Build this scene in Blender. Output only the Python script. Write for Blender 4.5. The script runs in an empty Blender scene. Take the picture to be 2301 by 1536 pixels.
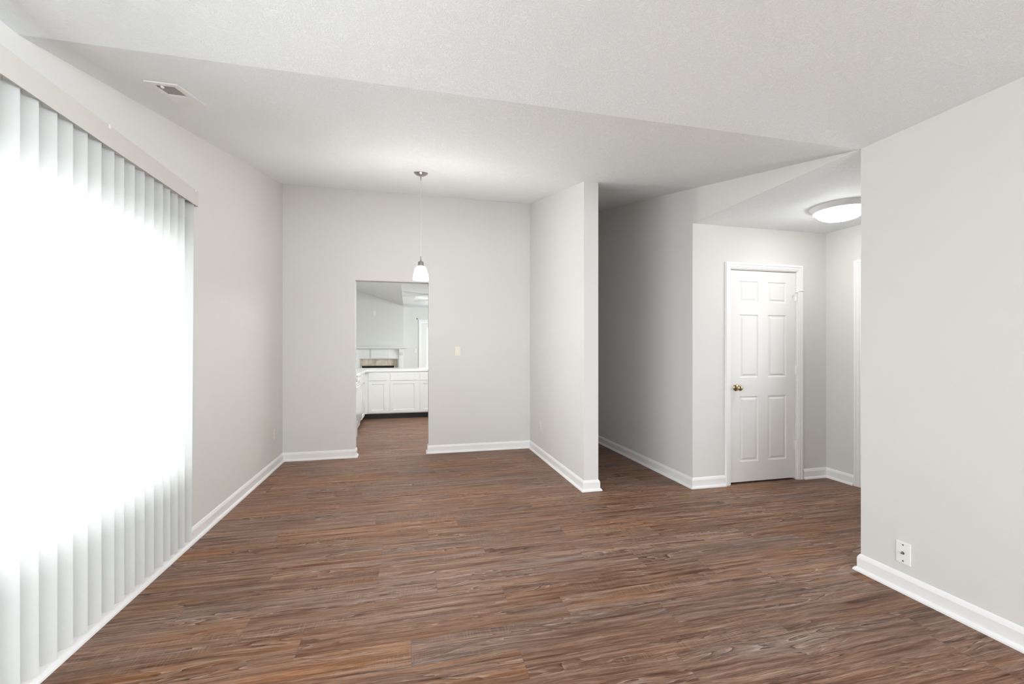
import bpy, bmesh, math, random
from mathutils import Vector, Matrix
D = bpy.data; SC = bpy.context.scene; COL = SC.collection
random.seed(7)

# ------------------------------------------------------------------ camera
FPX, YAW, HSHIFT, CAM_H = 972.0, 0.2350, 16.3, 1.281
cam = D.cameras.new('camera'); camo = D.objects.new('camera', cam); COL.objects.link(camo)
cam.sensor_fit = 'HORIZONTAL'; cam.sensor_width = 36.0
cam.lens = 36.0 * FPX / 2301.0
cam.shift_y = -HSHIFT / 2301.0 * -1.0
cam.clip_start = 0.02
camo.location = (0, 0, CAM_H); camo.rotation_euler = (math.pi/2, 0, -YAW)
SC.camera = camo

# ------------------------------------------------------------------ world, exposure
w = D.worlds.new('sky'); SC.world = w; w.use_nodes = True
bg = w.node_tree.nodes['Background']; bg.inputs[0].default_value = (0.93, 0.97, 1.0, 1); bg.inputs[1].default_value = 1.6
SC.view_settings.view_transform = 'Standard'; SC.view_settings.look = 'None'
SC.view_settings.exposure = 0.43; SC.view_settings.gamma = 1.0
SC.view_settings.use_curve_mapping = False
try:
    SC.cycles.use_denoising = True
    SC.cycles.max_bounces = 14; SC.cycles.diffuse_bounces = 9; SC.cycles.transparent_max_bounces = 12
    SC.cycles.caustics_reflective = False; SC.cycles.caustics_refractive = False
    SC.cycles.sample_clamp_indirect = 8
except Exception: pass

def area(name, loc, rot, sx, sy, watts, col=(1, 1, 1)):
    l = D.lights.new(name, 'AREA'); l.shape = 'RECTANGLE'; l.size = sx; l.size_y = sy
    l.energy = watts; l.color = col
    o = D.objects.new(name, l); COL.objects.link(o); o.location = loc; o.rotation_euler = rot
    return o
H_ = math.pi/2
# daylight at the blind window and patio door; the other openings are added
area('daylight_left_window', (-1.62, 1.82, 1.22), (0, -H_, 0), 1.40, 2.70, 62, (0.91, 0.96, 1.0))
area('added_rear_daylight', (0.55, -3.12, 1.35), (H_, 0, 0), 2.9, 1.7, 115, (0.91, 0.96, 1.0))  # fill from an invented window behind the camera
area('daylight_patio_door', (0.86, 12.55, 1.1), (-H_, 0, 0), 0.7, 1.7, 22, (0.95, 1.0, 1.0))
area('added_living_daylight', (3.55, 9.9, 1.4), (0, H_, 0), 1.4, 1.6, 125, (0.92, 0.99, 1.0))  # fill for the living room, from an added unseen window
area('added_side_daylight', (2.80, -1.75, 1.3), (0, H_, 0), 1.6, 1.9, 245, (0.91, 0.96, 1.0))  # added to lift the left wall; this window is invented
area('added_entry_daylight', (4.24, 2.675, 1.40), (0, H_, 0), 1.15, 0.62, 6.5, (0.91, 0.96, 1.0))  # added fill through invented door glass, aimed at the left wall

# ------------------------------------------------------------------ materials
def new_mat(name):
    m = D.materials.new(name); m.use_nodes = True; nt = m.node_tree
    b = nt.nodes['Principled BSDF']; return m, nt, b
def N(nt, t, **k):
    n = nt.nodes.new(t)
    for a, v in k.items(): setattr(n, a, v)
    return n
def L(nt, a, b): nt.links.new(a, b)
def plain(name, col, rough=.5, metal=0.0, spec=.5, nscale=0, nbump=0.0, var=0.0):
    m, nt, b = new_mat(name)
    b.inputs['Base Color'].default_value = (*col, 1); b.inputs['Roughness'].default_value = rough
    b.inputs['Metallic'].default_value = metal; b.inputs['Specular IOR Level'].default_value = spec
    tc = N(nt, 'ShaderNodeTexCoord')
    n = N(nt, 'ShaderNodeTexNoise'); n.inputs['Scale'].default_value = nscale or 12; n.inputs['Detail'].default_value = 4
    L(nt, tc.outputs['Object'], n.inputs['Vector'])
    if var:
        mx = N(nt, 'ShaderNodeMix', data_type='RGBA'); mx.inputs[6].default_value = (*[c*(1-var) for c in col], 1)
        mx.inputs[7].default_value = (*[min(1, c*(1+var)) for c in col], 1)
        L(nt, n.outputs['Fac'], mx.inputs[0]); L(nt, mx.outputs[2], b.inputs['Base Color'])
    if nbump:
        bp = N(nt, 'ShaderNodeBump'); bp.inputs['Strength'].default_value = nbump; bp.inputs['Distance'].default_value = .002
        L(nt, n.outputs['Fac'], bp.inputs['Height']); L(nt, bp.outputs[0], b.inputs['Normal'])
    return m
M = {}
M['wall'] = plain('greige_paint', (0.693, 0.688, 0.67), .75, nscale=160, nbump=.12, spec=.3)
M['trim'] = plain('white_trim_paint', (0.84, 0.84, 0.835), .38, nscale=30, nbump=.02)
M['door'] = plain('white_door_paint', (0.80, 0.795, 0.785), .42, nscale=60, nbump=.04)
M['cabinet'] = plain('white_cabinet_paint', (0.82, 0.83, 0.825), .4, nscale=30, nbump=.02)
M['counter'] = plain('white_laminate', (0.86, 0.86, 0.85), .25, nscale=200, var=.02)
M['enamel'] = plain('white_enamel', (0.82, 0.83, 0.83), .18)
M['black'] = plain('black_kick_vinyl', (0.012, 0.012, 0.014), .5)
M['dark'] = plain('firebox_black', (0.01, 0.01, 0.01), .8)
M['nickel'] = plain('brushed_nickel', (0.42, 0.40, 0.38), .28, 1.0)
M['brass'] = plain('polished_brass', (0.52, 0.42, 0.25), .24, 1.0)
M['chrome'] = plain('chrome', (0.7, 0.7, 0.7), .15, 1.0)
M['screw'] = plain('dull_screw_steel', (0.25, 0.24, 0.22), .35, 1.0)
M['plate_white'] = plain('white_plastic_plate', (0.85, 0.85, 0.84), .35)
M['plate_ivory'] = plain('ivory_plastic_plate', (0.80, 0.765, 0.67), .4)
M['plate_almond'] = plain('almond_plastic_plate', (0.76, 0.73, 0.68), .4)
M['valance'] = plain('beige_valance_vinyl', (0.60, 0.58, 0.55), .5)
M['grille'] = plain('vent_grille_metal', (0.80, 0.80, 0.79), .6, 0.0)
M['vent_frame'] = plain('white_vent_frame', (0.80, 0.80, 0.79), .4)
M['coil'] = plain('burner_coil', (0.03, 0.03, 0.035), .4, .6)
M['sill'] = plain('outdoor_ground', (0.35, 0.38, 0.30), .9, var=.3, nscale=2)

def ceiling_mat():
    m, nt, b = new_mat('stomped_white_ceiling')
    b.inputs['Base Color'].default_value = (0.88, 0.912, 0.925, 1); b.inputs['Roughness'].default_value = .7
    b.inputs['Specular IOR Level'].default_value = .35
    tc = N(nt, 'ShaderNodeTexCoord')
    n0 = N(nt, 'ShaderNodeTexNoise'); n0.inputs['Scale'].default_value = 9; n0.inputs['Detail'].default_value = 2
    L(nt, tc.outputs['Object'], n0.inputs['Vector'])
    mxv = N(nt, 'ShaderNodeMix', data_type='VECTOR'); mxv.inputs[0].default_value = .12
    L(nt, tc.outputs['Object'], mxv.inputs[4]); L(nt, n0.outputs['Color'], mxv.inputs[5])
    n1 = N(nt, 'ShaderNodeTexNoise'); n1.inputs['Scale'].default_value = 52; n1.inputs['Detail'].default_value = 5
    n1.inputs['Roughness'].default_value = .6; n1.inputs['Distortion'].default_value = 1.6
    L(nt, mxv.outputs[1], n1.inputs['Vector'])
    # ridges: 1-|2n-1|
    a = N(nt, 'ShaderNodeMath', operation='SUBTRACT'); a.inputs[1].default_value = .5; L(nt, n1.outputs['Fac'], a.inputs[0])
    ab = N(nt, 'ShaderNodeMath', operation='ABSOLUTE'); L(nt, a.outputs[0], ab.inputs[0])
    mr = N(nt, 'ShaderNodeMapRange'); mr.inputs['From Min'].default_value = 0; mr.inputs['From Max'].default_value = .07
    mr.inputs['To Min'].default_value = 1; mr.inputs['To Max'].default_value = 0; L(nt, ab.outputs[0], mr.inputs['Value'])
    n2 = N(nt, 'ShaderNodeTexNoise'); n2.inputs['Scale'].default_value = 130; n2.inputs['Detail'].default_value = 3
    L(nt, tc.outputs['Object'], n2.inputs['Vector'])
    ad = N(nt, 'ShaderNodeMath', operation='MULTIPLY_ADD'); ad.inputs[1].default_value = .5
    L(nt, n2.outputs['Fac'], ad.inputs[0]); L(nt, mr.outputs[0], ad.inputs[2])
    bp = N(nt, 'ShaderNodeBump'); bp.inputs['Strength'].default_value = .46; bp.inputs['Distance'].default_value = .004
    L(nt, ad.outputs[0], bp.inputs['Height']); L(nt, bp.outputs[0], b.inputs['Normal'])
    return m
M['ceiling'] = ceiling_mat()

def vane_mat():
    m = D.materials.new('translucent_vane_vinyl'); m.use_nodes = True; nt = m.node_tree; nt.nodes.clear()
    o = N(nt, 'ShaderNodeOutputMaterial'); d = N(nt, 'ShaderNodeBsdfDiffuse'); t = N(nt, 'ShaderNodeBsdfTranslucent')
    tc = N(nt, 'ShaderNodeTexCoord'); n = N(nt, 'ShaderNodeTexNoise'); n.inputs['Scale'].default_value = 40
    L(nt, tc.outputs['Object'], n.inputs['Vector'])
    r = N(nt, 'ShaderNodeValToRGB'); r.color_ramp.elements[0].color = (.83, .84, .835, 1); r.color_ramp.elements[1].color = (.86, .87, .86, 1)
    L(nt, n.outputs['Fac'], r.inputs[0]); L(nt, r.outputs[0], d.inputs[0]); L(nt, r.outputs[0], t.inputs[0])
    mx = N(nt, 'ShaderNodeMixShader'); mx.inputs[0].default_value = .60
    L(nt, d.outputs[0], mx.inputs[1]); L(nt, t.outputs[0], mx.inputs[2]); L(nt, mx.outputs[0], o.inputs[0])
    return m
M['vane'] = vane_mat()

def glass_mat():
    m = D.materials.new('window_glass'); m.use_nodes = True; nt = m.node_tree; nt.nodes.clear()
    o = N(nt, 'ShaderNodeOutputMaterial'); t = N(nt, 'ShaderNodeBsdfTransparent'); g = N(nt, 'ShaderNodeBsdfGlossy')
    g.inputs['Roughness'].default_value = .02; f = N(nt, 'ShaderNodeFresnel'); f.inputs[0].default_value = 1.3
    mx = N(nt, 'ShaderNodeMixShader'); L(nt, f.outputs[0], mx.inputs[0]); L(nt, t.outputs[0], mx.inputs[1]); L(nt, g.outputs[0], mx.inputs[2])
    L(nt, mx.outputs[0], o.inputs[0]); return m
M['glass'] = glass_mat()

def lit(name, col, s, rough=.3):
    m, nt, b = new_mat(name); b.inputs['Base Color'].default_value = (.9, .9, .88, 1); b.inputs['Roughness'].default_value = rough
    b.inputs['Emission Color'].default_value = (*col, 1); b.inputs['Emission Strength'].default_value = s
    return m
M['shade'] = lit('lit_frosted_shade', (1.0, .97, .93), 105.0)
M['dome'] = lit('lit_frosted_dome', (1.0, .98, .95), 22.0)

M['tube'] = lit('fill_light_diffuser', (.97, 1.0, .99), 22.0)  # glow of the added kitchen fill light

def tile_mat():
    m, nt, b = new_mat('beige_hearth_tile')
    tc = N(nt, 'ShaderNodeTexCoord'); n = N(nt, 'ShaderNodeTexNoise'); n.inputs['Scale'].default_value = 9; n.inputs['Detail'].default_value = 5
    L(nt, tc.outputs['Object'], n.inputs['Vector'])
    r = N(nt, 'ShaderNodeValToRGB'); r.color_ramp.elements[0].color = (.52, .44, .34, 1); r.color_ramp.elements[0].position = .3
    r.color_ramp.elements[1].color = (.72, .65, .55, 1); r.color_ramp.elements[1].position = .7
    L(nt, n.outputs['Fac'], r.inputs[0]); L(nt, r.outputs[0], b.inputs['Base Color']); b.inputs['Roughness'].default_value = .4
    return m
M['tile'] = tile_mat()

def floor_mat():
    m, nt, b = new_mat('brown_vinyl_planks')
    uv = N(nt, 'ShaderNodeUVMap', uv_map='plank'); rn = N(nt, 'ShaderNodeAttribute', attribute_name='rnd')
    su = N(nt, 'ShaderNodeSeparateXYZ'); L(nt, uv.outputs[0], su.inputs[0])      # u metres along, v metres across
    sr = N(nt, 'ShaderNodeSeparateColor'); L(nt, rn.outputs['Color'], sr.inputs[0])
    def mth(op, a, b_=None, c=None, clamp=False):
        n = N(nt, 'ShaderNodeMath', operation=op); n.use_clamp = clamp
        for i, v in enumerate((a, b_, c)):
            if v is None: continue
            if isinstance(v, (int, float)): n.inputs[i].default_value = v
            else: L(nt, v, n.inputs[i])
        return n.outputs[0]
    offx = mth('MULTIPLY', sr.outputs[0], 37.0); offy = mth('MULTIPLY', sr.outputs[1], 23.0)
    U = mth('ADD', su.outputs[0], offx); V = mth('ADD', su.outputs[1], offy)
    # slow waviness of the grain
    cw = N(nt, 'ShaderNodeCombineXYZ'); L(nt, mth('MULTIPLY', U, 1.6), cw.inputs[0]); L(nt, mth('MULTIPLY', V, 5.0), cw.inputs[1])
    nw = N(nt, 'ShaderNodeTexNoise'); nw.inputs['Scale'].default_value = 1; nw.inputs['Detail'].default_value = 2
    L(nt, cw.outputs[0], nw.inputs['Vector'])
    Vw = mth('MULTIPLY_ADD', mth('SUBTRACT', nw.outputs['Fac'], .5), .055, V)
    def streak(su_, sv_, det, ro, dist=0.0, z=0.0, warp=True):
        c = N(nt, 'ShaderNodeCombineXYZ'); L(nt, mth('MULTIPLY', U, su_), c.inputs[0]); L(nt, mth('MULTIPLY', Vw if warp else V, sv_), c.inputs[1])
        c.inputs[2].default_value = z
        n = N(nt, 'ShaderNodeTexNoise'); n.inputs['Scale'].default_value = 1; n.inputs['Detail'].default_value = det
        n.inputs['Roughness'].default_value = ro; n.inputs['Distortion'].default_value = dist
        L(nt, c.outputs[0], n.inputs['Vector']); return n.outputs['Fac']
    def ramp(f, stops):
        r = N(nt, 'ShaderNodeValToRGB'); e = r.color_ramp.elements
        e[0].position, e[0].color = stops[0][0], (*stops[0][1], 1); e[1].position, e[1].color = stops[1][0], (*stops[1][1], 1)
        for p, c in stops[2:]:
            x = e.new(p); x.color = (*c, 1)
        L(nt, f, r.inputs[0]); return r.outputs[0]
    def mr(f, a, b_, c=0., d=1.):
        n = N(nt, 'ShaderNodeMapRange'); L(nt, f, n.inputs['Value'])
        for k, v in zip(('From Min', 'From Max', 'To Min', 'To Max'), (a, b_, c, d)): n.inputs[k].default_value = v
        return n.outputs[0]
    def mix(f, a, b_, typ='MIX'):
        n = N(nt, 'ShaderNodeMix', data_type='RGBA', blend_type=typ)
        if isinstance(f, (int, float)): n.inputs[0].default_value = f
        else: L(nt, f, n.inputs[0])
        for i, v in ((6, a), (7, b_)):
            if isinstance(v, tuple): n.inputs[i].default_value = (*v, 1)
            else: L(nt, v, n.inputs[i])
        return n.outputs[2]
    base = ramp(streak(1.5, 42, 10, .72), [(.32, (.055, .028, .019)), (.70, (.60, .43, .33)), (.42, (.185, .105, .073)), (.54, (.33, .205, .150)), (.64, (.45, .30, .225))])
    # grey weathered zones and orange zones
    grey = mr(streak(.9, 9, 3, .5, 0, 3.1), .52, .68, 0, .48)
    c1 = mix(grey, base, ramp(streak(1.6, 34, 6, .6, 0, 9.), [(.32, (.115, .085, .077)), (.72, (.52, .43, .385))]))
    orange = mr(streak(1.3, 11, 3, .5, 0, 6.3), .54, .70, 0, .46)
    c2 = mix(orange, c1, ramp(streak(2.0, 40, 5, .6, 0, 12.), [(.3, (.20, .075, .030)), (.72, (.62, .34, .175))]))
    # pale raised streaks
    pale = mr(streak(2.6, 120, 6, .75, .4, 15.), .57, .70, 0, .82)
    c3 = mix(pale, c2, (.66, .53, .44))
    darks = mr(streak(1.7, 85, 6, .7, .3, 18.), .56, .68, 0, .72)
    c3 = mix(darks, c3, (.062, .034, .025))
    # fine fibres
    fib = streak(9, 300, 4, .75, 0, 20.)
    c4 = mix(mr(fib, .36, .56, .60, 0.), c3, (.075, .042, .030))
    # growth ring figure: contour lines of a slow, stretched noise, shown in patches
    ring = mth('FRACT', mth('MULTIPLY', streak(1.15, 10, 2, .45, .35, 33.), 15.0))
    patch = mr(streak(1.5, 8, 2, .5, 0, 30.), .47, .60)
    crack = mth('MULTIPLY', mr(ring, .70, .97), patch)
    crack = mth('MULTIPLY', crack, mr(streak(14, 60, 3, .6, 0, 41.), .40, .55))
    c5 = mix(mth('MULTIPLY', crack, .80), c4, (.050, .030, .024))
    lightl = mth('MULTIPLY', mth('MULTIPLY', mr(ring, .32, .05), patch), mr(streak(7, 70, 3, .6, 0, 44.), .44, .60))
    c6 = mix(mth('MULTIPLY', lightl, .45), c5, (.68, .57, .49))
    # cross-grain saw marks in patches
    saw = mr(streak(150, 9, 2, .6, 0, 50., False), .50, .66)
    c6 = mix(mth('MULTIPLY', mth('MULTIPLY', saw, .13), mr(streak(1.2, 7, 2, .5, 0, 53.), .54, .62)), c6, (.62, .48, .36))
    bc = N(nt, 'ShaderNodeBrightContrast'); L(nt, c6, bc.inputs['Color']); bc.inputs['Contrast'].default_value = .16; bc.inputs['Bright'].default_value = .045
    c6 = bc.outputs[0]
    # per plank tone
    hs = N(nt, 'ShaderNodeHueSaturation'); L(nt, c6, hs.inputs['Color']); L(nt, mr(sr.outputs[2], 0, 1, .73, .94), hs.inputs['Value'])
    L(nt, mr(sr.outputs[1], 0, 1, .90, 1.12), hs.inputs['Saturation'])
    # seams (stored per face: plank length in attribute is constant, use UV distance to the ends)
    uv2 = N(nt, 'ShaderNodeUVMap', uv_map='edge'); s2 = N(nt, 'ShaderNodeSeparateXYZ'); L(nt, uv2.outputs[0], s2.inputs[0])
    de = mth('MINIMUM', s2.outputs[0], mth('SUBTRACT', 1.22, s2.outputs[0]))
    dv = mth('MINIMUM', s2.outputs[1], mth('SUBTRACT', .17, s2.outputs[1]))
    seam = mth('MAXIMUM', mr(de, .0005, .0022, 1, 0), mr(dv, .0003, .0012, .55, 0))
    col = mix(mth('MULTIPLY', seam, .35), hs.outputs[0], (.10, .07, .06))
    L(nt, col, b.inputs['Base Color'])
    b.inputs['Specular IOR Level'].default_value = .24
    L(nt, mr(fib, .3, .7, .42, .58), b.inputs['Roughness'])
    h = mth('ADD', mth('MULTIPLY', fib, .5), mth('SUBTRACT', mth('MULTIPLY', pale, .6), mth('ADD', crack, seam)))
    bp = N(nt, 'ShaderNodeBump'); bp.inputs['Strength'].default_value = .35; bp.inputs['Distance'].default_value = .0012
    L(nt, h, bp.inputs['Height']); L(nt, bp.outputs[0], b.inputs['Normal'])
    return m
M['floor'] = floor_mat()

# ------------------------------------------------------------------ geometry helpers
def obj(name, bm, mat, parent=None, smooth=False, bevel=0.0):
    me = D.meshes.new(name)
    bmesh.ops.recalc_face_normals(bm, faces=bm.faces[:])
    bm.to_mesh(me); bm.free()
    for mm in (mat if isinstance(mat, (list, tuple)) else [mat]): me.materials.append(M[mm] if isinstance(mm, str) else mm)
    o = D.objects.new(name, me); COL.objects.link(o)
    if parent is not None: o.parent = parent
    if smooth:
        for p in me.polygons: p.use_smooth = True
        try: me.set_sharp_from_angle(angle=math.radians(38))
        except Exception: pass
    if bevel:
        b = o.modifiers.new('bevel', 'BEVEL'); b.width = bevel; b.segments = 2; b.limit_method = 'ANGLE'
    return o
def struct(o): o['kind'] = 'structure'; return o
def box(bm, a, b, mi=0):
    (x0, y0, z0), (x1, y1, z1) = a, b
    v = [bm.verts.new(p) for p in ((x0,y0,z0),(x1,y0,z0),(x1,y1,z0),(x0,y1,z0),(x0,y0,z1),(x1,y0,z1),(x1,y1,z1),(x0,y1,z1))]
    fs = [bm.faces.new([v[i] for i in q]) for q in ((0,3,2,1),(4,5,6,7),(0,1,5,4),(1,2,6,5),(2,3,7,6),(3,0,4,7))]
    for f in fs: f.material_index = mi
    return fs
def BM(*boxes):
    bm = bmesh.new()
    for a, b in boxes: box(bm, a, b)
    return bm
def prism(bm, poly, axis, a, b):
    """extrude a polygon: axis 'x' -> poly is (y,z); 'y' -> (x,z); 'z' -> (x,y)"""
    def P(p, t): return {'x': (t, p[0], p[1]), 'y': (p[0], t, p[1]), 'z': (p[0], p[1], t)}[axis]
    A = [bm.verts.new(P(p, a)) for p in poly]; B = [bm.verts.new(P(p, b)) for p in poly]
    bm.faces.new(A); bm.faces.new(B[::-1])
    n = len(poly)
    for i in range(n): bm.faces.new((A[i], B[i], B[(i+1) % n], A[(i+1) % n]))
def lathe(bm, prof, center=(0, 0, 0), seg=32, axis='z', cap=True):
    rings = []
    for r, h in prof:
        ring = []
        for k in range(seg):
            a = 2*math.pi*k/seg; c, s = r*math.cos(a), r*math.sin(a)
            p = {'z': (c, s, h), 'y': (c, h, s), 'x': (h, c, s)}[axis]
            ring.append(bm.verts.new((p[0]+center[0], p[1]+center[1], p[2]+center[2])))
        rings.append(ring)
    for i in range(len(rings)-1):
        for k in range(seg):
            bm.faces.new((rings[i][k], rings[i][(k+1) % seg], rings[i+1][(k+1) % seg], rings[i+1][k]))
    if cap:
        for ring in (rings[0], rings[-1]):
            try: bm.faces.new(ring)
            except ValueError: pass
def tube(bm, pts, r, seg=10):
    pts = [Vector(p) for p in pts]; prev = None
    for i, p in enumerate(pts):
        t = (pts[min(i+1, len(pts)-1)] - pts[max(i-1, 0)]).normalized()
        up = Vector((0, 0, 1)) if abs(t.z) < .9 else Vector((1, 0, 0))
        a = t.cross(up).normalized(); b = t.cross(a).normalized()
        rr = r[i] if isinstance(r, (list, tuple)) else r
        ring = [bm.verts.new(p + a*rr*math.cos(2*math.pi*k/seg) + b*rr*math.sin(2*math.pi*k/seg)) for k in range(seg)]
        if prev:
            for k in range(seg): bm.faces.new((prev[k], prev[(k+1) % seg], ring[(k+1) % seg], ring[k]))
        else: bm.faces.new(ring[::-1])
        prev = ring
    bm.faces.new(prev)
def empty(name, loc, label, cat, group=None):
    o = D.objects.new(name, None); COL.objects.link(o); o.location = loc; o.empty_display_size = .1
    o['label'] = label; o['category'] = cat
    if group: o['group'] = group
    return o
def child(name, bm, mat, parent, **k):
    """bm is in world coordinates: shift it into the parent's frame"""
    loc = parent.location if parent.parent is None else parent.location + parent.parent.location
    bmesh.ops.translate(bm, verts=bm.verts[:], vec=-Vector(loc))
    return obj(name, bm, mat, parent, **k)
def tag(o, label, cat, group=None):
    o['label'] = label; o['category'] = cat
    if group: o['group'] = group
    return o

# ------------------------------------------------------------------ room dimensions
XL, XR, YB, CREASE, CZ = -1.40, 2.547, 5.42, 1.974, 2.44
SL = 0.2113
def zc(y): return CZ if y <= CREASE else CZ + (y - CREASE)*SL
YREAR, YHALL, YK, YFAR = -3.0, 6.5, 8.95, 12.3

# floor: one surface, every plank a face with its own random and local coordinates
def build_floor():
    bm = bmesh.new(); uv = bm.loops.layers.uv.new('plank'); ue = bm.loops.layers.uv.new('edge')
    cl = bm.loops.layers.float_color.new('rnd')
    y0, pitch, PL = 1.618, .170, 1.22
    known = {0: .46, 1: .012, 2: .76, 3: .49, 4: .15, 5: -.165, 6: .47, 7: -.16, 8: .134}
    rr = random.Random(3)
    k0 = int(math.floor((YREAR - .1 - y0)/pitch)); k1 = int(math.ceil((YFAR + .4 - y0)/pitch))
    for k in range(k0, k1):
        off = known.get(k, rr.uniform(0, PL)); ya = y0 + k*pitch; yb = ya + pitch
        x = off - PL*math.ceil((off + 2.6)/PL)
        while x < 4.6:
            vs = [bm.verts.new(p) for p in ((x, ya, 0), (x+PL, ya, 0), (x+PL, yb, 0), (x, yb, 0))]
            f = bm.faces.new(vs); c = (rr.random(), rr.random(), rr.random(), 1)
            for l, (u_, v_) in zip(f.loops, ((0, 0), (PL, 0), (PL, pitch), (0, pitch))):
                l[uv].uv = (u_, v_); l[ue].uv = (u_, v_); l[cl] = c
            x += PL
    me = D.meshes.new('floor'); bm.to_mesh(me); bm.free(); me.materials.append(M['floor'])
    o = D.objects.new('floor', me); COL.objects.link(o); struct(o)
build_floor()

# left wall with the window hole
W0, W1, WZ0, WZ1 = 0.45, 3.17, 0.52, 1.97
bm = bmesh.new()
prism(bm, [(YREAR-.12, 0), (YREAR-.12, CZ), (W0, CZ), (W0, 0)], 'x', XL-.15, XL)
prism(bm, [(W0, 0), (W0, WZ0), (W1, WZ0), (W1, 0)], 'x', XL-.15, XL)
prism(bm, [(W0, WZ1), (W0, CZ), (CREASE, CZ), (W1, zc(W1)), (W1, WZ1)], 'x', XL-.15, XL)
prism(bm, [(W1, 0), (W1, zc(W1)), (YB+.12, zc(YB+.12)), (YB+.12, 0)], 'x', XL-.15, XL)
struct(obj('wall_left', bm, 'wall'))
# window_1: white frame, meeting mullions and glass behind the blind
bm = bmesh.new(); xg = XL-.10
for a, b in (((W0, WZ0), (W0+.05, WZ1)), ((W1-.05, WZ0), (W1, WZ1)), ((W0+.05, WZ0), (W1-.05, WZ0+.05)), ((W0+.05, WZ1-.05), (W1-.05, WZ1)),
             (((W0+W1)/2-.03, WZ0+.05), ((W0+W1)/2+.03, WZ1-.05))):
    box(bm, (xg-.03, a[0], a[1]), (xg+.03, b[0], b[1]))
wn = struct(obj('window_1', bm, 'trim', bevel=.003))
bm = BM(((xg-.004, W0+.05, WZ0+.05), (xg+.004, (W0+W1)/2-.03, WZ1-.05)), ((xg-.004, (W0+W1)/2+.03, WZ0+.05), (xg+.004, W1-.05, WZ1-.05)))
obj('glass_pane', bm, 'glass', wn)

# back wall with the kitchen doorway
DX0, DX1, DZ = -0.615, 0.241, 2.10
PX0, PX1, PY = 1.54, 1.68, 3.645
bm = bmesh.new()
prism(bm, [(XL, 0), (DX0, 0), (DX0, DZ), (DX1, DZ), (DX1, 0), (PX0, 0), (PX0, zc(YB)), (XL, zc(YB))], 'y', YB, YB+.12)
struct(obj('wall_back', bm, 'wall', bevel=.0))
# partition and its continuation beside the kitchen
bm = bmesh.new()
prism(bm, [(PY, 0), (YK, 0), (YK, CZ), (YB+.14, CZ), (YB+.12, zc(YB+.12)), (PY, zc(PY))], 'x', PX0, PX1)
prism(bm, [(YB+.12, CZ+.001), (YHALL+.12, CZ+.001), (YHALL+.12, zc(YHALL+.12)), (YB+.12, zc(YB+.12))], 'x', PX1-.06, PX1)
struct(obj('wall_partition', bm, 'wall'))
# right wall (near)
bm = bmesh.new()
prism(bm, [(YREAR-.12, 0), (1.965, 0), (1.965, CZ), (YREAR-.12, CZ), (YREAR-.12, 2.1), (-.8, 2.1), (-.8, .5), (-2.7, .5), (-2.7, 2.0999), (YREAR-.12, 2.0999)], 'x', XR, XR+.12)
struct(obj('wall_right', bm, 'wall'))
bm = bmesh.new()
for a, b in (((-2.7, .5), (-2.65, 2.1)), ((-.85, .5), (-.8, 2.1)), ((-2.65, .5), (-.85, .55)), ((-2.65, 2.05), (-.85, 2.1)), ((-1.78, .55), (-1.72, 2.05))):
    box(bm, (XR+.03, a[0], a[1]), (XR+.08, b[0], b[1]))
wn = struct(obj('window_added_side', bm, 'trim'))  # unseen window, added so light reaches the left wall
obj('glass_pane', BM(((XR+.052, -2.65, .55), (XR+.06, -1.78, 2.05)), ((XR+.052, -1.72, .55), (XR+.06, -.85, 2.05))), 'glass', wn)
# hall wall with the header over the foyer opening
FY = 3.49
bm = bmesh.new()
prism(bm, [(1.965, CZ+.0), (FY, CZ+.0), (FY, 0), (YHALL+.12, 0), (YHALL+.12, zc(YHALL+.12)), (CREASE, CZ+.001)], 'x', XR, XR+.12)
o = struct(obj('wall_hall', bm, ['wall', 'ceiling']))
for p in o.data.polygons:
    if abs(p.normal.z) > .9 and abs(p.center.z-CZ) < .01 and p.center.y < FY: p.material_index = 1
struct(obj('wall_hall_end', BM(((PX1, YHALL, 0), (XR, YHALL+.12, zc(YHALL)))), 'wall'))
# closet wall with the door hole
CD0, CD1, CDZ, FX = 2.951, 3.725, 2.045, 4.08
bm = bmesh.new()
prism(bm, [(XR+.12, 0), (CD0, 0), (CD0, CDZ), (CD1, CDZ), (CD1, 0), (FX, 0), (FX, CZ), (XR+.12, CZ)], 'y', FY, FY+.12)
struct(obj('wall_closet', bm, 'wall'))
struct(obj('wall_closet_rear', BM(((XR+.12, 4.3, 0), (FX+.12, 4.4, CZ)), ((FX, FY, 0), (FX+.12, 4.3, CZ))), 'wall'))
# foyer side wall with entry door hole
ED0, ED1 = 2.21, 3.14
bm = bmesh.new()
prism(bm, [(.9, 0), (ED0, 0), (ED0, 2.045), (ED1, 2.045), (ED1, 0), (FY, 0), (FY, CZ), (.9, CZ)], 'x', FX, FX+.12)
struct(obj('wall_foyer', bm, 'wall'))
struct(obj('wall_foyer_near', BM(((XR+.12, .9, 0), (FX, 1.0, CZ))), 'wall'))
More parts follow.
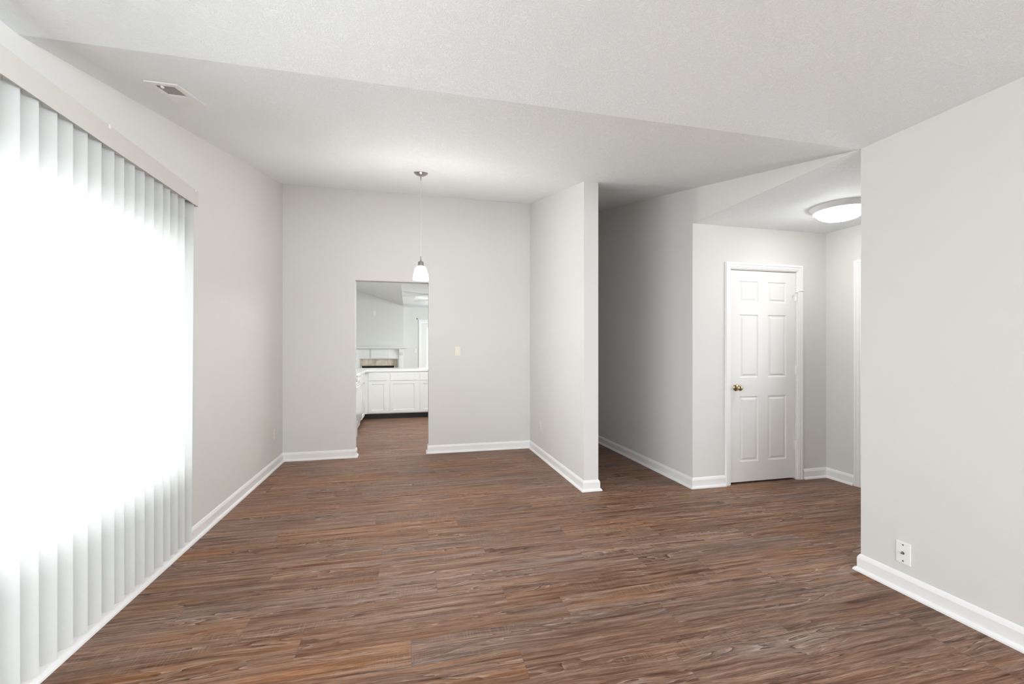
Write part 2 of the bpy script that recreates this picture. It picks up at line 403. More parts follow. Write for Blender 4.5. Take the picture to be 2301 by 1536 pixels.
# rear wall with an added, unseen window that lets in fill light
bm = bmesh.new()
box(bm, (XL, YREAR-.12, 0), (-.85, YREAR, CZ)); box(bm, (1.95, YREAR-.12, 0), (XR, YREAR, CZ))
box(bm, (-.85, YREAR-.12, 0), (1.95, YREAR, .5)); box(bm, (-.85, YREAR-.12, 2.2), (1.95, YREAR, CZ))
struct(obj('wall_rear', bm, 'wall'))
bm = bmesh.new()
for a, b in (((-.85, .5), (-.8, 2.2)), ((1.9, .5), (1.95, 2.2)), ((-.8, .5), (1.9, .55)), ((-.8, 2.15), (1.9, 2.2)), ((.52, .55), (.58, 2.15))):
    box(bm, (a[0], YREAR-.08, a[1]), (b[0], YREAR-.03, b[1]))
wn = struct(obj('window_added_rear', bm, 'trim'))
obj('glass_pane', BM(((-.8, YREAR-.06, .55), (.52, YREAR-.052, 2.15)), ((.58, YREAR-.06, .55), (1.9, YREAR-.052, 2.15))), 'glass', wn)

# ceilings
bm = bmesh.new()
prism(bm, [(YREAR-.12, CZ), (CREASE, CZ), (YB+.12, zc(YB+.12)), (YB+.12, zc(YB+.12)+.12), (CREASE, CZ+.12), (YREAR-.12, CZ+.12)], 'x', XL-.15, PX1)
prism(bm, [(YREAR-.12, CZ), (CREASE, CZ), (YHALL+.12, zc(YHALL+.12)), (YHALL+.12, zc(YHALL+.12)+.12), (CREASE, CZ+.12), (YREAR-.12, CZ+.12)], 'x', PX1, XR+.12)
bmesh.ops.remove_doubles(bm, verts=bm.verts[:], dist=.0001)
struct(obj('ceiling', bm, 'ceiling'))
struct(obj('ceiling_foyer', BM(((XR+.12, .9, CZ), (FX+.12, 4.4, CZ+.1))), 'ceiling'))
# kitchen and living room shell
LX0, LX1 = -1.9, 3.4
bm = bmesh.new()
box(bm, (-.13, YB+.12, CZ), (PX1-.07, YK, CZ+.1))
box(bm, (-.13, YK, CZ), (LX1+.12, YFAR+.12, CZ+.1))
prism(bm, [(-.13, CZ), (LX0-.12, CZ+(-.13-LX0+.12)*.333), (LX0-.12, CZ+(-.13-LX0+.12)*.333+.1), (-.13, CZ+.1)], 'y', YB+.12, YFAR+.12)
struct(obj('ceiling_kitchen', bm, 'ceiling'))
bm = bmesh.new()
box(bm, (XL-.15, YB+.12, 0), (XL, YK, 2.90))
box(bm, (LX0-.12, YK-.10, 0), (XL-.15, YK, 3.02))
prism(bm, [(YK, 0), (YFAR+.12, 0), (YFAR+.12, 3.1), (YK, 3.1)], 'x', LX0-.12, LX0)
struct(obj('wall_kitchen_left', bm, 'wall'))
PD0, PD1 = .34, 1.18     # patio door opening
bm = bmesh.new()
prism(bm, [(LX0, 0), (PD0, 0), (PD0, 2.04), (PD1, 2.04), (PD1, 0), (LX1+.12, 0), (LX1+.12, CZ), (-.13, CZ), (LX0, CZ+(-.13-LX0)*.333)], 'y', YFAR, YFAR+.12)
struct(obj('wall_far', bm, 'wall'))
YC = 11.95
bm = bmesh.new()
# chimney chase with firebox hole
prism(bm, [(LX0, 0), (-1.24, 0), (-1.24, 1.03), (-.28, 1.03), (-.28, 0), (-.13, 0), (-.13, CZ-.001), (LX0, CZ-.001+(-.13-LX0)*.333)], 'y', YC, YFAR)
struct(obj('wall_chimney', bm, 'wall'))
bm = bmesh.new()
for a, b in (((LX1, YK, 0), (LX1+.12, 9.1, CZ)), ((LX1, 10.7, 0), (LX1+.12, YFAR, CZ)), ((LX1, 9.1, 0), (LX1+.12, 10.7, .7)), ((LX1, 9.1, 2.1), (LX1+.12, 10.7, CZ)),
             ((PX1, YK-.12, 0), (LX1+.12, YK, CZ))): box(bm, a, b)
struct(obj('wall_living_right', bm, 'wall'))

# ------------------------------------------------------------------ baseboards
PROF = [(0, 0), (.028, 0), (.027, .009), (.023, .016), (.017, .020), (.013, .021), (.013, .074), (.010, .083), (.006, .092), (.001, .098), (0, .098)]
def base(name, pts, segnames):
    """pts: 2D polyline along wall faces, room on the LEFT of the direction of travel"""
    n = len(pts); dirs = [(Vector(pts[i+1])-Vector(pts[i])).normalized() for i in range(n-1)]
    nor = [Vector((-d.y, d.x)) for d in dirs]
    off = []
    for i in range(n):
        if i == 0: o = nor[0]
        elif i == n-1: o = nor[-1]
        else:
            o = nor[i-1]+nor[i]; o = o / (1+nor[i-1].dot(nor[i]))
        off.append(o)
    groups = {}
    for i, s in enumerate(segnames): groups.setdefault(s, []).append(i)
    for s, segs in groups.items():
        bm = bmesh.new()
        for i in segs:
            A = [bm.verts.new((pts[i][0]+off[i].x*p, pts[i][1]+off[i].y*p, z)) for p, z in PROF]
            B = [bm.verts.new((pts[i+1][0]+off[i+1].x*p, pts[i+1][1]+off[i+1].y*p, z)) for p, z in PROF]
            for k in range(len(PROF)): bm.faces.new((A[k], A[(k+1) % len(PROF)], B[(k+1) % len(PROF)], B[k]))
            bm.faces.new(A[::-1]); bm.faces.new(B)
        struct(obj(s, bm, 'trim'))
base('', [(DX0, YB+.12), (DX0, YB), (XL, YB), (XL, YREAR)], ['baseboard_back_left', 'baseboard_back_left', 'baseboard_left'])
base('', [(PX1, YHALL), (PX1, PY), (PX0, PY), (PX0, YB), (DX1, YB), (DX1, YB+.12)],
     ['baseboard_partition']*3 + ['baseboard_back_right']*2)
base('', [(CD0-.058, FY), (XR, FY), (XR, YHALL), (PX1, YHALL)], ['baseboard_closet_left', 'baseboard_hall', 'baseboard_hall_end'])
base('', [(FX, ED1+.066), (FX, FY), (CD1+.068, FY)], ['baseboard_foyer', 'baseboard_closet_right'])
base('', [(XR, YREAR), (XR, 1.965), (XR+.12, 1.965)], ['baseboard_right', 'baseboard_right'])

# ------------------------------------------------------------------ casings, doors
def casing(name, axis, fixed, a0, a1, top, w_, sgn, t=.017):
    """door casing around a0..a1, up to top; stepped profile. axis 'y': lies on plane y=fixed facing -y (sgn=-1)"""
    bm = bmesh.new()
    def strip(u0, u1, v0, v1, th):
        if axis == 'y': box(bm, (u0, min(fixed, fixed+sgn*th), v0), (u1, max(fixed, fixed+sgn*th), v1))
        else: box(bm, (min(fixed, fixed+sgn*th), u0, v0), (max(fixed, fixed+sgn*th), u1, v1))
    for s, (fa, fb, th) in enumerate(((0, .22, .010), (.22, .62, .014), (.62, .9, .018), (.9, 1.0, .013))):
        strip(a0-w_*fb, a0-w_*fa, 0, top+w_*fb, th); strip(a1+w_*fa, a1+w_*fb, 0, top+w_*fb, th)
        strip(a0-w_*fa, a1+w_*fa, top+w_*fa, top+w_*fb, th)
    return struct(obj(name, bm, 'trim', bevel=.0015))
casing('trim_1', 'y', FY, CD0, CD1, CDZ, .058, -1)
casing('trim_2', 'x', FX, ED0, ED1, 2.045, .066, -1)
casing('trim_3', 'y', YFAR, PD0, PD1, 2.04, .066, -1)

def panel_front(bm, x0, x1, z0, z1, y, panels, steps, nrm=-1):
    """front face in the xz plane at y facing nrm*y, with nested rectangular profiles; steps = [(inset, depth)] cumulative"""
    xs = sorted({x0, x1, *[p[0] for p in panels], *[p[1] for p in panels]}); zs = sorted({z0, z1, *[p[2] for p in panels], *[p[3] for p in panels]})
    def q(a, b, c, d, ya=y, yb=y): bm.faces.new([bm.verts.new(v) for v in ((a, ya, c), (b, ya, c), (b, yb, d), (a, yb, d))])
    for i in range(len(xs)-1):
        for j in range(len(zs)-1):
            cx, cz = (xs[i]+xs[i+1])/2, (zs[j]+zs[j+1])/2
            if not any(p[0] < cx < p[1] and p[2] < cz < p[3] for p in panels): q(xs[i], xs[i+1], zs[j], zs[j+1])
    for (a, b, c, d) in panels:
        pa, pb, pc, pd, py_ = a, b, c, d, y
        prev = [bm.verts.new(v) for v in ((pa, py_, pc), (pb, py_, pc), (pb, py_, pd), (pa, py_, pd))]
        for ins, dep in steps:
            yy = y - nrm*dep
            cur = [bm.verts.new(v) for v in ((a+ins, yy, c+ins), (b-ins, yy, c+ins), (b-ins, yy, d-ins), (a+ins, yy, d-ins))]
            for k in range(4): bm.faces.new((prev[k], prev[(k+1) % 4], cur[(k+1) % 4], cur[k]))
            prev = cur
        bm.faces.new(prev)
def slab_rest(bm, x0, x1, z0, z1, ya, yb):
    v = [bm.verts.new(p) for p in ((x0,ya,z0),(x1,ya,z0),(x1,yb,z0),(x0,yb,z0),(x0,ya,z1),(x1,ya,z1),(x1,yb,z1),(x0,yb,z1))]
    for qd in ((0,3,2,1),(4,5,6,7),(1,2,6,5),(2,3,7,6),(3,0,4,7)): bm.faces.new([v[i] for i in qd])

# closet door: frame (jamb), slab, knob, hinges, coat hook
bm = BM(((CD0, FY, 0), (CD0+.008, FY+.12, CDZ)), ((CD1-.008, FY, 0), (CD1, FY+.12, CDZ)), ((CD0+.008, FY, CDZ-.008), (CD1-.008, FY+.12, CDZ)),
        ((CD0+.008, FY+.055, 0), (CD0+.02, FY+.12, CDZ-.008)), ((CD1-.02, FY+.055, 0), (CD1-.008, FY+.12, CDZ-.008)), ((CD0+.02, FY+.055, CDZ-.02), (CD1-.02, FY+.12, CDZ-.008)))
struct(obj('trim_4', bm, 'trim'))
dx0, dx1, dz0, dz1, dy = CD0+.012, CD1-.012, .018, CDZ-.013, FY+.012
pan = []
for a, b in ((3.069, 3.279), (3.391, 3.605)):
    for c, d in ((.209, .833), (1.010, 1.612), (1.731, 1.931)): pan.append((a, b, c, d))
bm = bmesh.new()
panel_front(bm, dx0, dx1, dz0, dz1, dy, pan, [(.006, .006), (.014, .0075), (.020, .007), (.034, .001)])
slab_rest(bm, dx0, dx1, dz0, dz1, dy, dy+.035)
door = struct(obj('door_1', bm, 'door'))
# knob
kx, kz = 3.026, .918
bm = bmesh.new()
lathe(bm, [(.0, 0), (.033, 0), (.033, .004), (.028, .009), (.014, .012), (.012, .030), (.020, .038), (.027, .048), (.0285, .056), (.026, .064), (.018, .070), (.0, .072)], (0, 0, 0), 28, 'y', cap=False)
bmesh.ops.transform(bm, matrix=Matrix.Translation((kx, dy, kz)) @ Matrix.Scale(-1, 4, (0, 1, 0)), verts=bm.verts[:])
kn = obj('door_knob', bm, 'brass', door, smooth=True); kn['label'] = 'polished brass knob'
bm = BM(((dx0-.003, dy-.001, kz-.028), (dx0+.001, dy+.03, kz+.028))); obj('strike_plate', bm, 'screw', door)
for hz in (.337, 1.073, 1.80):
    bm = bmesh.new(); lathe(bm, [(.006, -.045), (.0065, -.042), (.0065, .042), (.006, .045)], (dx1+.004, dy-.004, hz), 12)
    box(bm, (dx1-.018, dy-.0015, hz-.042), (dx1+.003, dy+.001, hz+.042)); box(bm, (dx1+.006, FY-.0085, hz-.042), (dx1+.030, FY-.0105-.001, hz+.042))
    obj('hinge', bm, 'plate_white', door, smooth=True)
bm = bmesh.new(); hx, hz = dx1+.004, 1.842
tube(bm, [(hx-.05, dy-.045, hz-.004), (hx-.02, dy-.03, hz-.008), (hx, dy-.012, hz), (hx+.022, dy-.030, hz+.012), (hx+.046, dy-.04, hz+.016)], .0035, 8)
tube(bm, [(hx, dy-.010, hz+.022), (hx, dy-.010, hz-.075)], .0035, 8)
lathe(bm, [(0, -.007), (.007, -.004), (.007, .004), (0, .007)], (hx-.052, dy-.046, hz-.004), 10, cap=False)
lathe(bm, [(0, -.007), (.007, -.004), (.007, .004), (0, .007)], (hx+.048, dy-.041, hz+.016), 10, cap=False)
obj('hinge_stop', bm, 'plate_white', door, smooth=True)

# entry door (mostly hidden behind the near wall); glass added to pass fill light
bm = BM(((FX+.03, ED0+.01, .012), (FX+.075, ED0+.15, 2.035)), ((FX+.03, ED1-.15, .012), (FX+.075, ED1-.01, 2.035)), ((FX+.03, ED0+.15, .012), (FX+.075, ED1-.15, .80)), ((FX+.03, ED0+.15, 1.92), (FX+.075, ED1-.15, 2.035)))
d2 = struct(obj('door_2', bm, 'door')); obj('glass_pane', BM(((FX+.048, ED0+.15, .80), (FX+.056, ED1-.15, 1.92))), 'glass', d2); struct(obj('trim_5', BM(((FX, ED0, 0), (FX+.12, ED0+.01, 2.045)), ((FX, ED1-.01, 0), (FX+.12, ED1, 2.045)), ((FX, ED0+.01, 2.035), (FX+.12, ED1-.01, 2.045))), 'trim'))

# patio door with a tall glass light in the far wall
bm = bmesh.new(); gy0, gy1 = YFAR+.03, YFAR+.07; g0, g1 = .50, 1.03
for a, b in (((PD0, .01), (g0, 2.03)), ((g1, .01), (PD1, 2.03)), ((g0, .01), (g1, .25)), ((g0, 1.89), (g1, 2.03))): box(bm, (a[0], gy0, a[1]), (b[0], gy1, b[1]))
d3 = struct(obj('door_3', bm, 'door'))
obj('glass_pane', BM(((g0, gy0+.016, .25), (g1, gy0+.024, 1.89))), 'glass', d3)
bm = BM(((LX1+.04, 9.1, .7), (LX1+.09, 9.15, 2.1)), ((LX1+.04, 10.65, .7), (LX1+.09, 10.7, 2.1)), ((LX1+.04, 9.15, .7), (LX1+.09, 10.65, .75)), ((LX1+.04, 9.15, 2.05), (LX1+.09, 10.65, 2.1)))
w3 = struct(obj('window_added_living', bm, 'trim')); obj('glass_pane', BM(((LX1+.06, 9.15, .75), (LX1+.068, 10.65, 2.05))), 'glass', w3)  # unseen window, added to brighten the living room
# ground outside
gd = obj('ground', BM(((-14, -12, -.25), (14, 24, -.15))), 'sill'); struct(gd)

# ------------------------------------------------------------------ vertical blind
VZ0, VZ1, VXF = .10, 2.185, -1.300
blind = empty('vertical_blind', (XL, 3.09, 2.27), 'long white vertical vane blind under a beige valance along the left wall', 'window blind')
bm = bmesh.new()
vx = -1.282; ve = 3.098
box(bm, (vx-.004, .30, 2.173), (vx, ve, 2.268)); box(bm, (XL+.001, ve-.004, 2.173), (vx-.004, ve, 2.268))
box(bm, (vx-.010, .30, 2.255), (vx-.004, ve-.004, 2.268))
child('valance', bm, 'valance', blind)
child('light_stop_plate', BM(((XL+.001, .30, 2.256), (vx-.010, ve-.004, 2.262))), 'valance', blind)  # added plate, stops window light spilling up the wall above the valance
child('headrail', BM(((-1.365, .32, 2.205), (-1.325, ve-.02, 2.245))), 'trim', blind)
for yb_ in (1.2, 2.27, 3.06):
    child('valance_clip', BM(((-1.325, yb_-.012, 2.247), (vx-.006, yb_+.012, 2.254)), ((vx-.012, yb_-.006, 2.254), (vx+.002, yb_+.006, 2.2705))), 'vent_frame', blind)
fronts = [1.842, 1.920, 2.005, 2.084, 2.165, 2.248, 2.333, 2.403, 2.484, 2.565, 2.648, 2.735, 2.807, 2.890, 2.969, 3.052]
y = 1.842 - .0805
extra = []
while y > .42: extra.append(y); y -= .0805
def vane_mesh(name):
    # a gently bowed strip 89 mm wide; local origin at its front edge, running back along -x
    bm = bmesh.new(); n = 8; W = .0885; t = .0007
    z0, z1 = VZ0, VZ1
    rows = []
    for i in range(n+1):
        s = i/n; x = -W*s; bow = .0025*4*s*(1-s)
        rows.append([bm.verts.new((x, -bow-t, z0)), bm.verts.new((x, -bow-t, z1)), bm.verts.new((x, -bow+t, z0)), bm.verts.new((x, -bow+t, z1))])
    for a, b in zip(rows, rows[1:]):
        bm.faces.new((a[0], b[0], b[1], a[1])); bm.faces.new((a[2], a[3], b[3], b[2]))
        bm.faces.new((a[0], a[2], b[2], b[0])); bm.faces.new((a[1], b[1], b[3], a[3]))
    bm.faces.new((rows[0][0], rows[0][1], rows[0][3], rows[0][2])); bm.faces.new((rows[-1][0], rows[-1][2], rows[-1][3], rows[-1][1]))
    return bm
rv = random.Random(5)
vane0 = None
for i, yf in enumerate(fronts + extra):
    if vane0 is None: vane0 = o = obj('vane', vane_mesh('vane'), 'vane', blind, smooth=True)
    else: o = vane0.copy(); COL.objects.link(o); o.parent = blind
    ang = math.radians(35 + rv.uniform(-2.5, 2.5))
    tilt = 0
    if i == 15: ang = math.radians(25)
    o.location = Vector((VXF, yf, 0)) - blind.location
    # front edge farther from the camera than the back edge
    o.rotation_euler = (0, 0, ang)
    if i == 15: o.rotation_euler = (-.011, .006, ang)
for i, yf in enumerate(fronts + extra):
    a = math.radians(35); hx_, hy_ = VXF-.044*math.cos(a), yf-.044*math.sin(a)
    bm = BM(((hx_-.005, hy_-.0015, VZ1-.006), (hx_+.005, hy_+.0015, 2.206))); child('vane_clip', bm, 'plate_white', blind)

# ------------------------------------------------------------------ ceiling vent in the sloped ceiling
def slope_obj(root_loc):
    """matrix taking local (x, y, down) to the sloped ceiling plane at root"""
    th = math.atan(SL); return Matrix.Translation(root_loc) @ Matrix.Rotation(th, 4, 'X')
vroot = empty('ceiling_vent', (-1.11, 2.42, zc(2.42)), 'white rectangular air register in the sloped ceiling above the blind, grey louvres', 'vent')
vroot.rotation_euler = (math.atan(SL), 0, 0)
bm = bmesh.new()
fx0, fx1, fy0, fy1 = -.07, .068, -.108, .222
gx0, gx1, gy0_, gy1_ = -.045, .037, -.073, .062
t = -.007
for a, b in (((fx0, fy0), (fx1, gy0_)), ((fx0, gy1_), (fx1, fy1)), ((fx0, gy0_), (gx0, gy1_)), ((gx1, gy0_), (fx1, gy1_))): box(bm, (a[0], a[1], t), (b[0], b[1], 0))
obj('vent_frame', bm, 'vent_frame', vroot, bevel=.002)
bm = bmesh.new()
nl = 9
for k in range(nl):
    yy = gy0_+(k+.5)*(gy1_-gy0_)/nl
    vs = [bm.verts.new(p) for p in ((gx0, yy-.007, -.005), (gx1, yy-.007, -.005), (gx1, yy+.006, .0), (gx0, yy+.006, .0))]
    bm.faces.new(vs)
box(bm, (gx0, gy0_, -.0015), (gx1, gy1_, -.0005))
obj('louvres', bm, 'grille', vroot)
bm = BM(((-.016, gy0_-.006, -.016), (-.006, gy0_+.010, t))); obj('damper_lever', bm, 'vent_frame', vroot, bevel=.002)

# ------------------------------------------------------------------ pendant
px_, py_ = .108, 3.947; pz_ = zc(py_)
pend = empty('pendant_lamp', (px_, py_, pz_), 'brushed nickel pendant with a small lit white bell glass shade on a long cord', 'pendant lamp')
bm = bmesh.new()
lathe(bm, [(0.0, 0.0), (.062, 0.0), (.062, -.004), (.054, -.014), (.038, -.025), (.018, -.031), (0, -.032)], (0, 0, 0), 36, cap=False)
bmesh.ops.rotate(bm, cent=(0, 0, 0), matrix=Matrix.Rotation(math.atan(SL), 3, 'X'), verts=bm.verts[:])
obj('canopy', bm, 'nickel', pend, smooth=True)
def pz_to(zw): return zw - pz_
bm = bmesh.new(); tube(bm, [(0, .004, -.028), (0, .003, -.05), (0, 0, -.075)], [.007, .005, .0025], 10); obj('cord_grip', bm, 'nickel', pend, smooth=True)
bm = bmesh.new()
for ph in (0, math.pi):
    pts = []
    for k in range(60):
        zz = -.07 + (pz_to(2.105)+.07)*k/59; a = ph + k*1.15
        pts.append((.0018*math.cos(a), .0018*math.sin(a), zz))
    tube(bm, pts, .0021, 6)
obj('cord', bm, plain('clear_twisted_cord', (.72, .70, .67), .3), pend, smooth=True)
bm = bmesh.new()
lathe(bm, [(.0, 2.112), (.0035, 2.112), (.0035, 2.085), (.0075, 2.082), (.0075, 2.070), (.012, 2.066), (.023, 2.061), (.025, 2.054), (.025, 2.036), (.028, 2.030), (.032, 2.024), (.031, 2.020), (.0, 2.020)], (0, 0, -pz_), 28, cap=False)
obj('socket_cup', bm, 'nickel', pend, smooth=True)
bm = bmesh.new()
pr = [(.029, 2.022), (.040, 2.012), (.051, 1.992), (.059, 1.965), (.065, 1.930), (.0685, 1.902), (.067, 1.900), (.062, 1.930), (.056, 1.965), (.048, 1.990), (.038, 2.008), (.027, 2.018)]
lathe(bm, pr, (0, 0, -pz_), 36, cap=False)
obj('glass_shade', bm, 'shade', pend, smooth=True)
bm = bmesh.new(); lathe(bm, [(0, 2.02), (.012, 2.015), (.014, 1.985), (.026, 1.955), (.028, 1.935), (.020, 1.915), (0, 1.908)], (0, 0, -pz_), 20, cap=False)
obj('bulb', bm, 'shade', pend, smooth=True)

# ------------------------------------------------------------------ flush light in the foyer
fl = empty('flush_ceiling_light', (3.42, 2.80, CZ), 'round lit white glass dome light on the foyer ceiling', 'ceiling light')
bm = bmesh.new(); lathe(bm, [(0, 0), (.212, 0), (.214, -.006), (.208, -.012), (.196, -.030), (.188, -.040), (.175, -.040), (0, -.03)], (0, 0, 0), 48, cap=False)
obj('pan', bm, 'enamel', fl, smooth=True)
bm = bmesh.new(); lathe(bm, [(.178, -.036), (.172, -.052), (.150, -.075), (.115, -.095), (.070, -.107), (.02, -.112), (0, -.112)], (0, 0, 0), 48, cap=False)
obj('glass_dome', bm, 'dome', fl, smooth=True)
bm = bmesh.new(); lathe(bm, [(.012, -.108), (.013, -.114), (.008, -.119), (.009, -.124), (0, -.128)], (0, 0, 0), 16, cap=False)
obj('finial', bm, 'plate_white', fl, smooth=True)

# ------------------------------------------------------------------ wall plates
def plate(name, label, cat, loc, facing, mat, kind, w_=.070, h_=.115):
    """facing: unit 2D direction out of the wall"""
    r = empty(name, loc, label, cat); ang = math.atan2(facing[1], facing[0]) + H_
    r.rotation_euler = (0, 0, ang)       # local -y points out of the wall
    bm = bmesh.new()
    prism(bm, [(-w_/2, -h_/2), (w_/2, -h_/2), (w_/2, h_/2), (-w_/2, h_/2)], 'y', 0, -.005)
    obj('cover_plate', bm, mat, r, bevel=.0025)
    def screw(z):
        bm = bmesh.new(); lathe(bm, [(0, -.0068), (.003, -.0066), (.0038, -.005), (.0038, -.003)], (0, 0, z), 12, 'y', cap=False)
        obj('screw', bm, 'screw' if kind == 'coax' else mat, r, smooth=True)
    if kind == 'coax':
        screw(.042); screw(-.042)
        bm = bmesh.new(); lathe(bm, [(0, -.017), (.0035, -.017), (.0045, -.016), (.0045, -.008), (.0075, -.008), (.0075, -.003)], (0, 0, 0), 6, 'y', cap=False)
        obj('coax_jack', bm, 'screw', r)
    elif kind == 'switch':
        screw(.030); screw(-.030)
        bm = bmesh.new(); box(bm, (-.005, -.0065, -.012), (.005, -.004, .012)); prism(bm, [(-.012, -.004), (-.017, .005), (-.015, .009), (-.004, .003)], 'x', -.0035, .0035)
        for v in bm.verts: pass
        obj('toggle', bm, 'plate_white', r)
    else:
        screw(0)
        for s in (-1, 1):
            bm = bmesh.new(); box(bm, (-.016, -.0075, s*.019-.013), (.016, -.004, s*.019+.013)); o = obj('receptacle', bm, mat, r, bevel=.002)
            bm = BM(((-.007, -.008, s*.019-.004), (-.005, -.0073, s*.019+.005)), ((.005, -.008, s*.019-.004), (.007, -.0073, s*.019+.005)))
            obj('slot', bm, 'dark', o)
    return r
plate('cable_plate', 'white cable jack plate with steel screws low on the near right wall', 'wall plate', (XR, 1.742, .205), (-1, 0), 'plate_white', 'coax', .070, .114)
plate('light_switch', 'ivory toggle light switch on the back wall right of the kitchen doorway', 'light switch', (.597, YB, 1.255), (0, -1), 'plate_ivory', 'switch')
plate('wall_outlet', 'almond outlet low on the left wall near the back corner', 'outlet', (XL, 5.095, .372), (1, 0), 'plate_almond', 'outlet')
plate('wall_outlet', 'almond outlet low on the partition wall beside the back corner', 'outlet', (PX0, 4.95, .365), (-1, 0), 'plate_almond', 'outlet')
plate('light_switch', 'small ivory switch beside the far patio door, seen through the kitchen doorway', 'light switch', (.191, YFAR, 1.239), (0, -1), 'plate_ivory', 'switch')
plate('cable_plate', 'white cable plate high on the chimney wall above the mantel', 'wall plate', (-.87, YC, 2.235), (0, -1), 'vent_frame', 'outlet')
bm = bmesh.new(); lathe(bm, [(0, -.02), (.012, -.018), (.018, -.006), (.018, 0)], (.237, YFAR, 2.128), 14, 'y', cap=False)
tag(obj('door_sensor', bm, 'screw', smooth=True), 'tiny grey sensor on the far wall just above the patio door trim', 'sensor')

# ------------------------------------------------------------------ kitchen
CY_ = 8.28
def cab_door(bm, x0, x1, z0, z1, y):
    panel_front(bm, x0, x1, z0, z1, y, [(x0+.05, x1-.05, z0+.05, z1-.05)], [(.004, .004), (.010, .008), (.012, .008)])
    slab_rest(bm, x0, x1, z0, z1, y, y+.019)
def base_cabinet(x0, x1, d0, d1, label, zb=.10):
    r = empty('base_cabinet', ((x0+x1)/2, CY_+.3, 0), label, 'cabinet', 'white base cabinets of the kitchen peninsula')
    child('carcass', BM(((x0, CY_, .10), (x1, CY_+.60, .868))), 'cabinet', r)
    child('toe_kick', BM(((x0, CY_+.055, 0), (x1, CY_+.58, .10))), 'black', r)
    bm = bmesh.new(); cab_door(bm, d0, d1, .118, .695, CY_-.019); child('door', bm, 'cabinet', r, bevel=.002)
    bm = BM(((d0, CY_-.019, .708), (d1, CY_, .838))); child('drawer', bm, 'cabinet', r, bevel=.003)
    return r
base_cabinet(-.745, -.355, -.706, -.385, 'narrow white base cabinet at the left end of the peninsula beside the corner')
base_cabinet(-.355, .185, -.324, .156, 'wide white base cabinet in the middle of the peninsula with one square door')
base_cabinet(.185, .75, .213, .70, 'white base cabinet at the right of the peninsula, half hidden by the doorway edge')
RX = -.765
# left run
cc = empty('corner_cabinet', (-1.08, 7.9, 0), 'white corner base cabinet on the left kitchen run beyond the dishwasher', 'cabinet')
child('carcass', BM(((XL+.001, 7.43, .10), (RX, 8.88, .868)), ((RX, CY_, .10), (-.746, 8.88, .868))), 'cabinet', cc)
child('toe_kick', BM(((XL+.001, 7.43, 0), (RX-.06, 8.88, .10)), ((RX-.06, CY_+.055, 0), (-.746, 8.86, .10))), 'black', cc)
def side_front(y0, y1, z0, z1, x, bm, recess=True):
    # the same panelled front facing +x
    b2 = bmesh.new()
    if recess: cab_door(b2, y0, y1, z0, z1, 0)
    else: box(b2, (y0, 0, z0), (y1, .019, z1))
    for v in b2.verts: v.co = Vector((x+.019-v.co.y, v.co.x, v.co.z))
    me = D.meshes.new('tmp'); b2.to_mesh(me); b2.free(); bm.from_mesh(me); D.meshes.remove(me)
bm = bmesh.new(); side_front(7.50, 7.98, .118, .695, RX, bm); child('door', bm, 'cabinet', cc)
bm = bmesh.new(); side_front(7.50, 7.98, .708, .838, RX, bm, False); child('drawer', bm, 'cabinet', cc)
# dishwasher
dw = empty('dishwasher', (-1.08, 7.11, 0), 'white dishwasher under the counter on the left kitchen run', 'dishwasher')
child('body', BM(((XL+.001, 6.80, .06), (RX, 7.42, .868))), 'enamel', dw)
child('kick_panel', BM(((RX-.05, 6.80, 0), (RX-.03, 7.42, .06))), 'black', dw)
child('door', BM(((RX, 6.81, .16), (RX+.025, 7.41, .70))), 'enamel', dw, bevel=.006)
cp = child('control_panel', BM(((RX, 6.81, .705), (RX+.032, 7.41, .845))), 'enamel', dw, bevel=.006)
child('handle', BM(((RX+.028, 7.24, .70), (RX+.048, 7.40, .715))), 'chrome', dw, bevel=.003)
for yy in (6.9, 6.98, 7.06): child('button', BM(((RX+.031, yy, .775), (RX+.036, yy+.035, .80))), 'grille', dw)
# range
rg = empty('kitchen_range', (-1.08, 6.40, 0), 'white freestanding range nearest the doorway on the left kitchen run', 'range')
child('body', BM(((XL+.001, 6.03, .0), (-.755, 6.765, .90))), 'enamel', rg)
child('oven_door', BM(((-.755, 6.05, .24), (-.725, 6.745, .80))), 'enamel', rg, bevel=.006)
child('storage_drawer', BM(((-.755, 6.05, .0), (-.732, 6.745, .225))), 'enamel', rg, bevel=.005)
child('cooktop', BM(((XL+.001, 6.02, .90), (-.715, 6.775, .925))), 'enamel', rg, bevel=.006)
bm = bmesh.new(); tube(bm, [(-.69, 6.12, .75), (-.69, 6.68, .75)], .010, 10); tube(bm, [(-.725, 6.14, .75), (-.69, 6.14, .75)], .007, 8); tube(bm, [(-.725, 6.66, .75), (-.69, 6.66, .75)], .007, 8)
child('oven_handle', bm, 'enamel', rg, smooth=True)
for cx, cy in ((-.88, 6.22), (-.88, 6.57), (-1.2, 6.22), (-1.2, 6.57)):
    bm = bmesh.new()
    pts = [(cx+(.02+.07*k/70)*math.cos(k*.36), cy+(.02+.07*k/70)*math.sin(k*.36), .934) for k in range(71)]
    tube(bm, pts, .005, 6); lathe(bm, [(.0, .925), (.098, .926), (.10, .929), (.09, .927)], (cx, cy, 0), 24, cap=False)
    child('burner', bm, 'coil', rg, smooth=True)
# countertops
bm = bmesh.new()
pts = [(XL+.001, 6.785), (-.735, 6.785), (-.735, 8.15), (-.70, 8.225), (-.62, 8.255), (.78, 8.255), (.78, 8.95), (XL+.001, 8.95)]
prism(bm, pts, 'z', .869, .912)
tag(obj('countertop', bm, 'counter', bevel=.006), 'white laminate L shaped worktop on the kitchen cabinets', 'countertop')

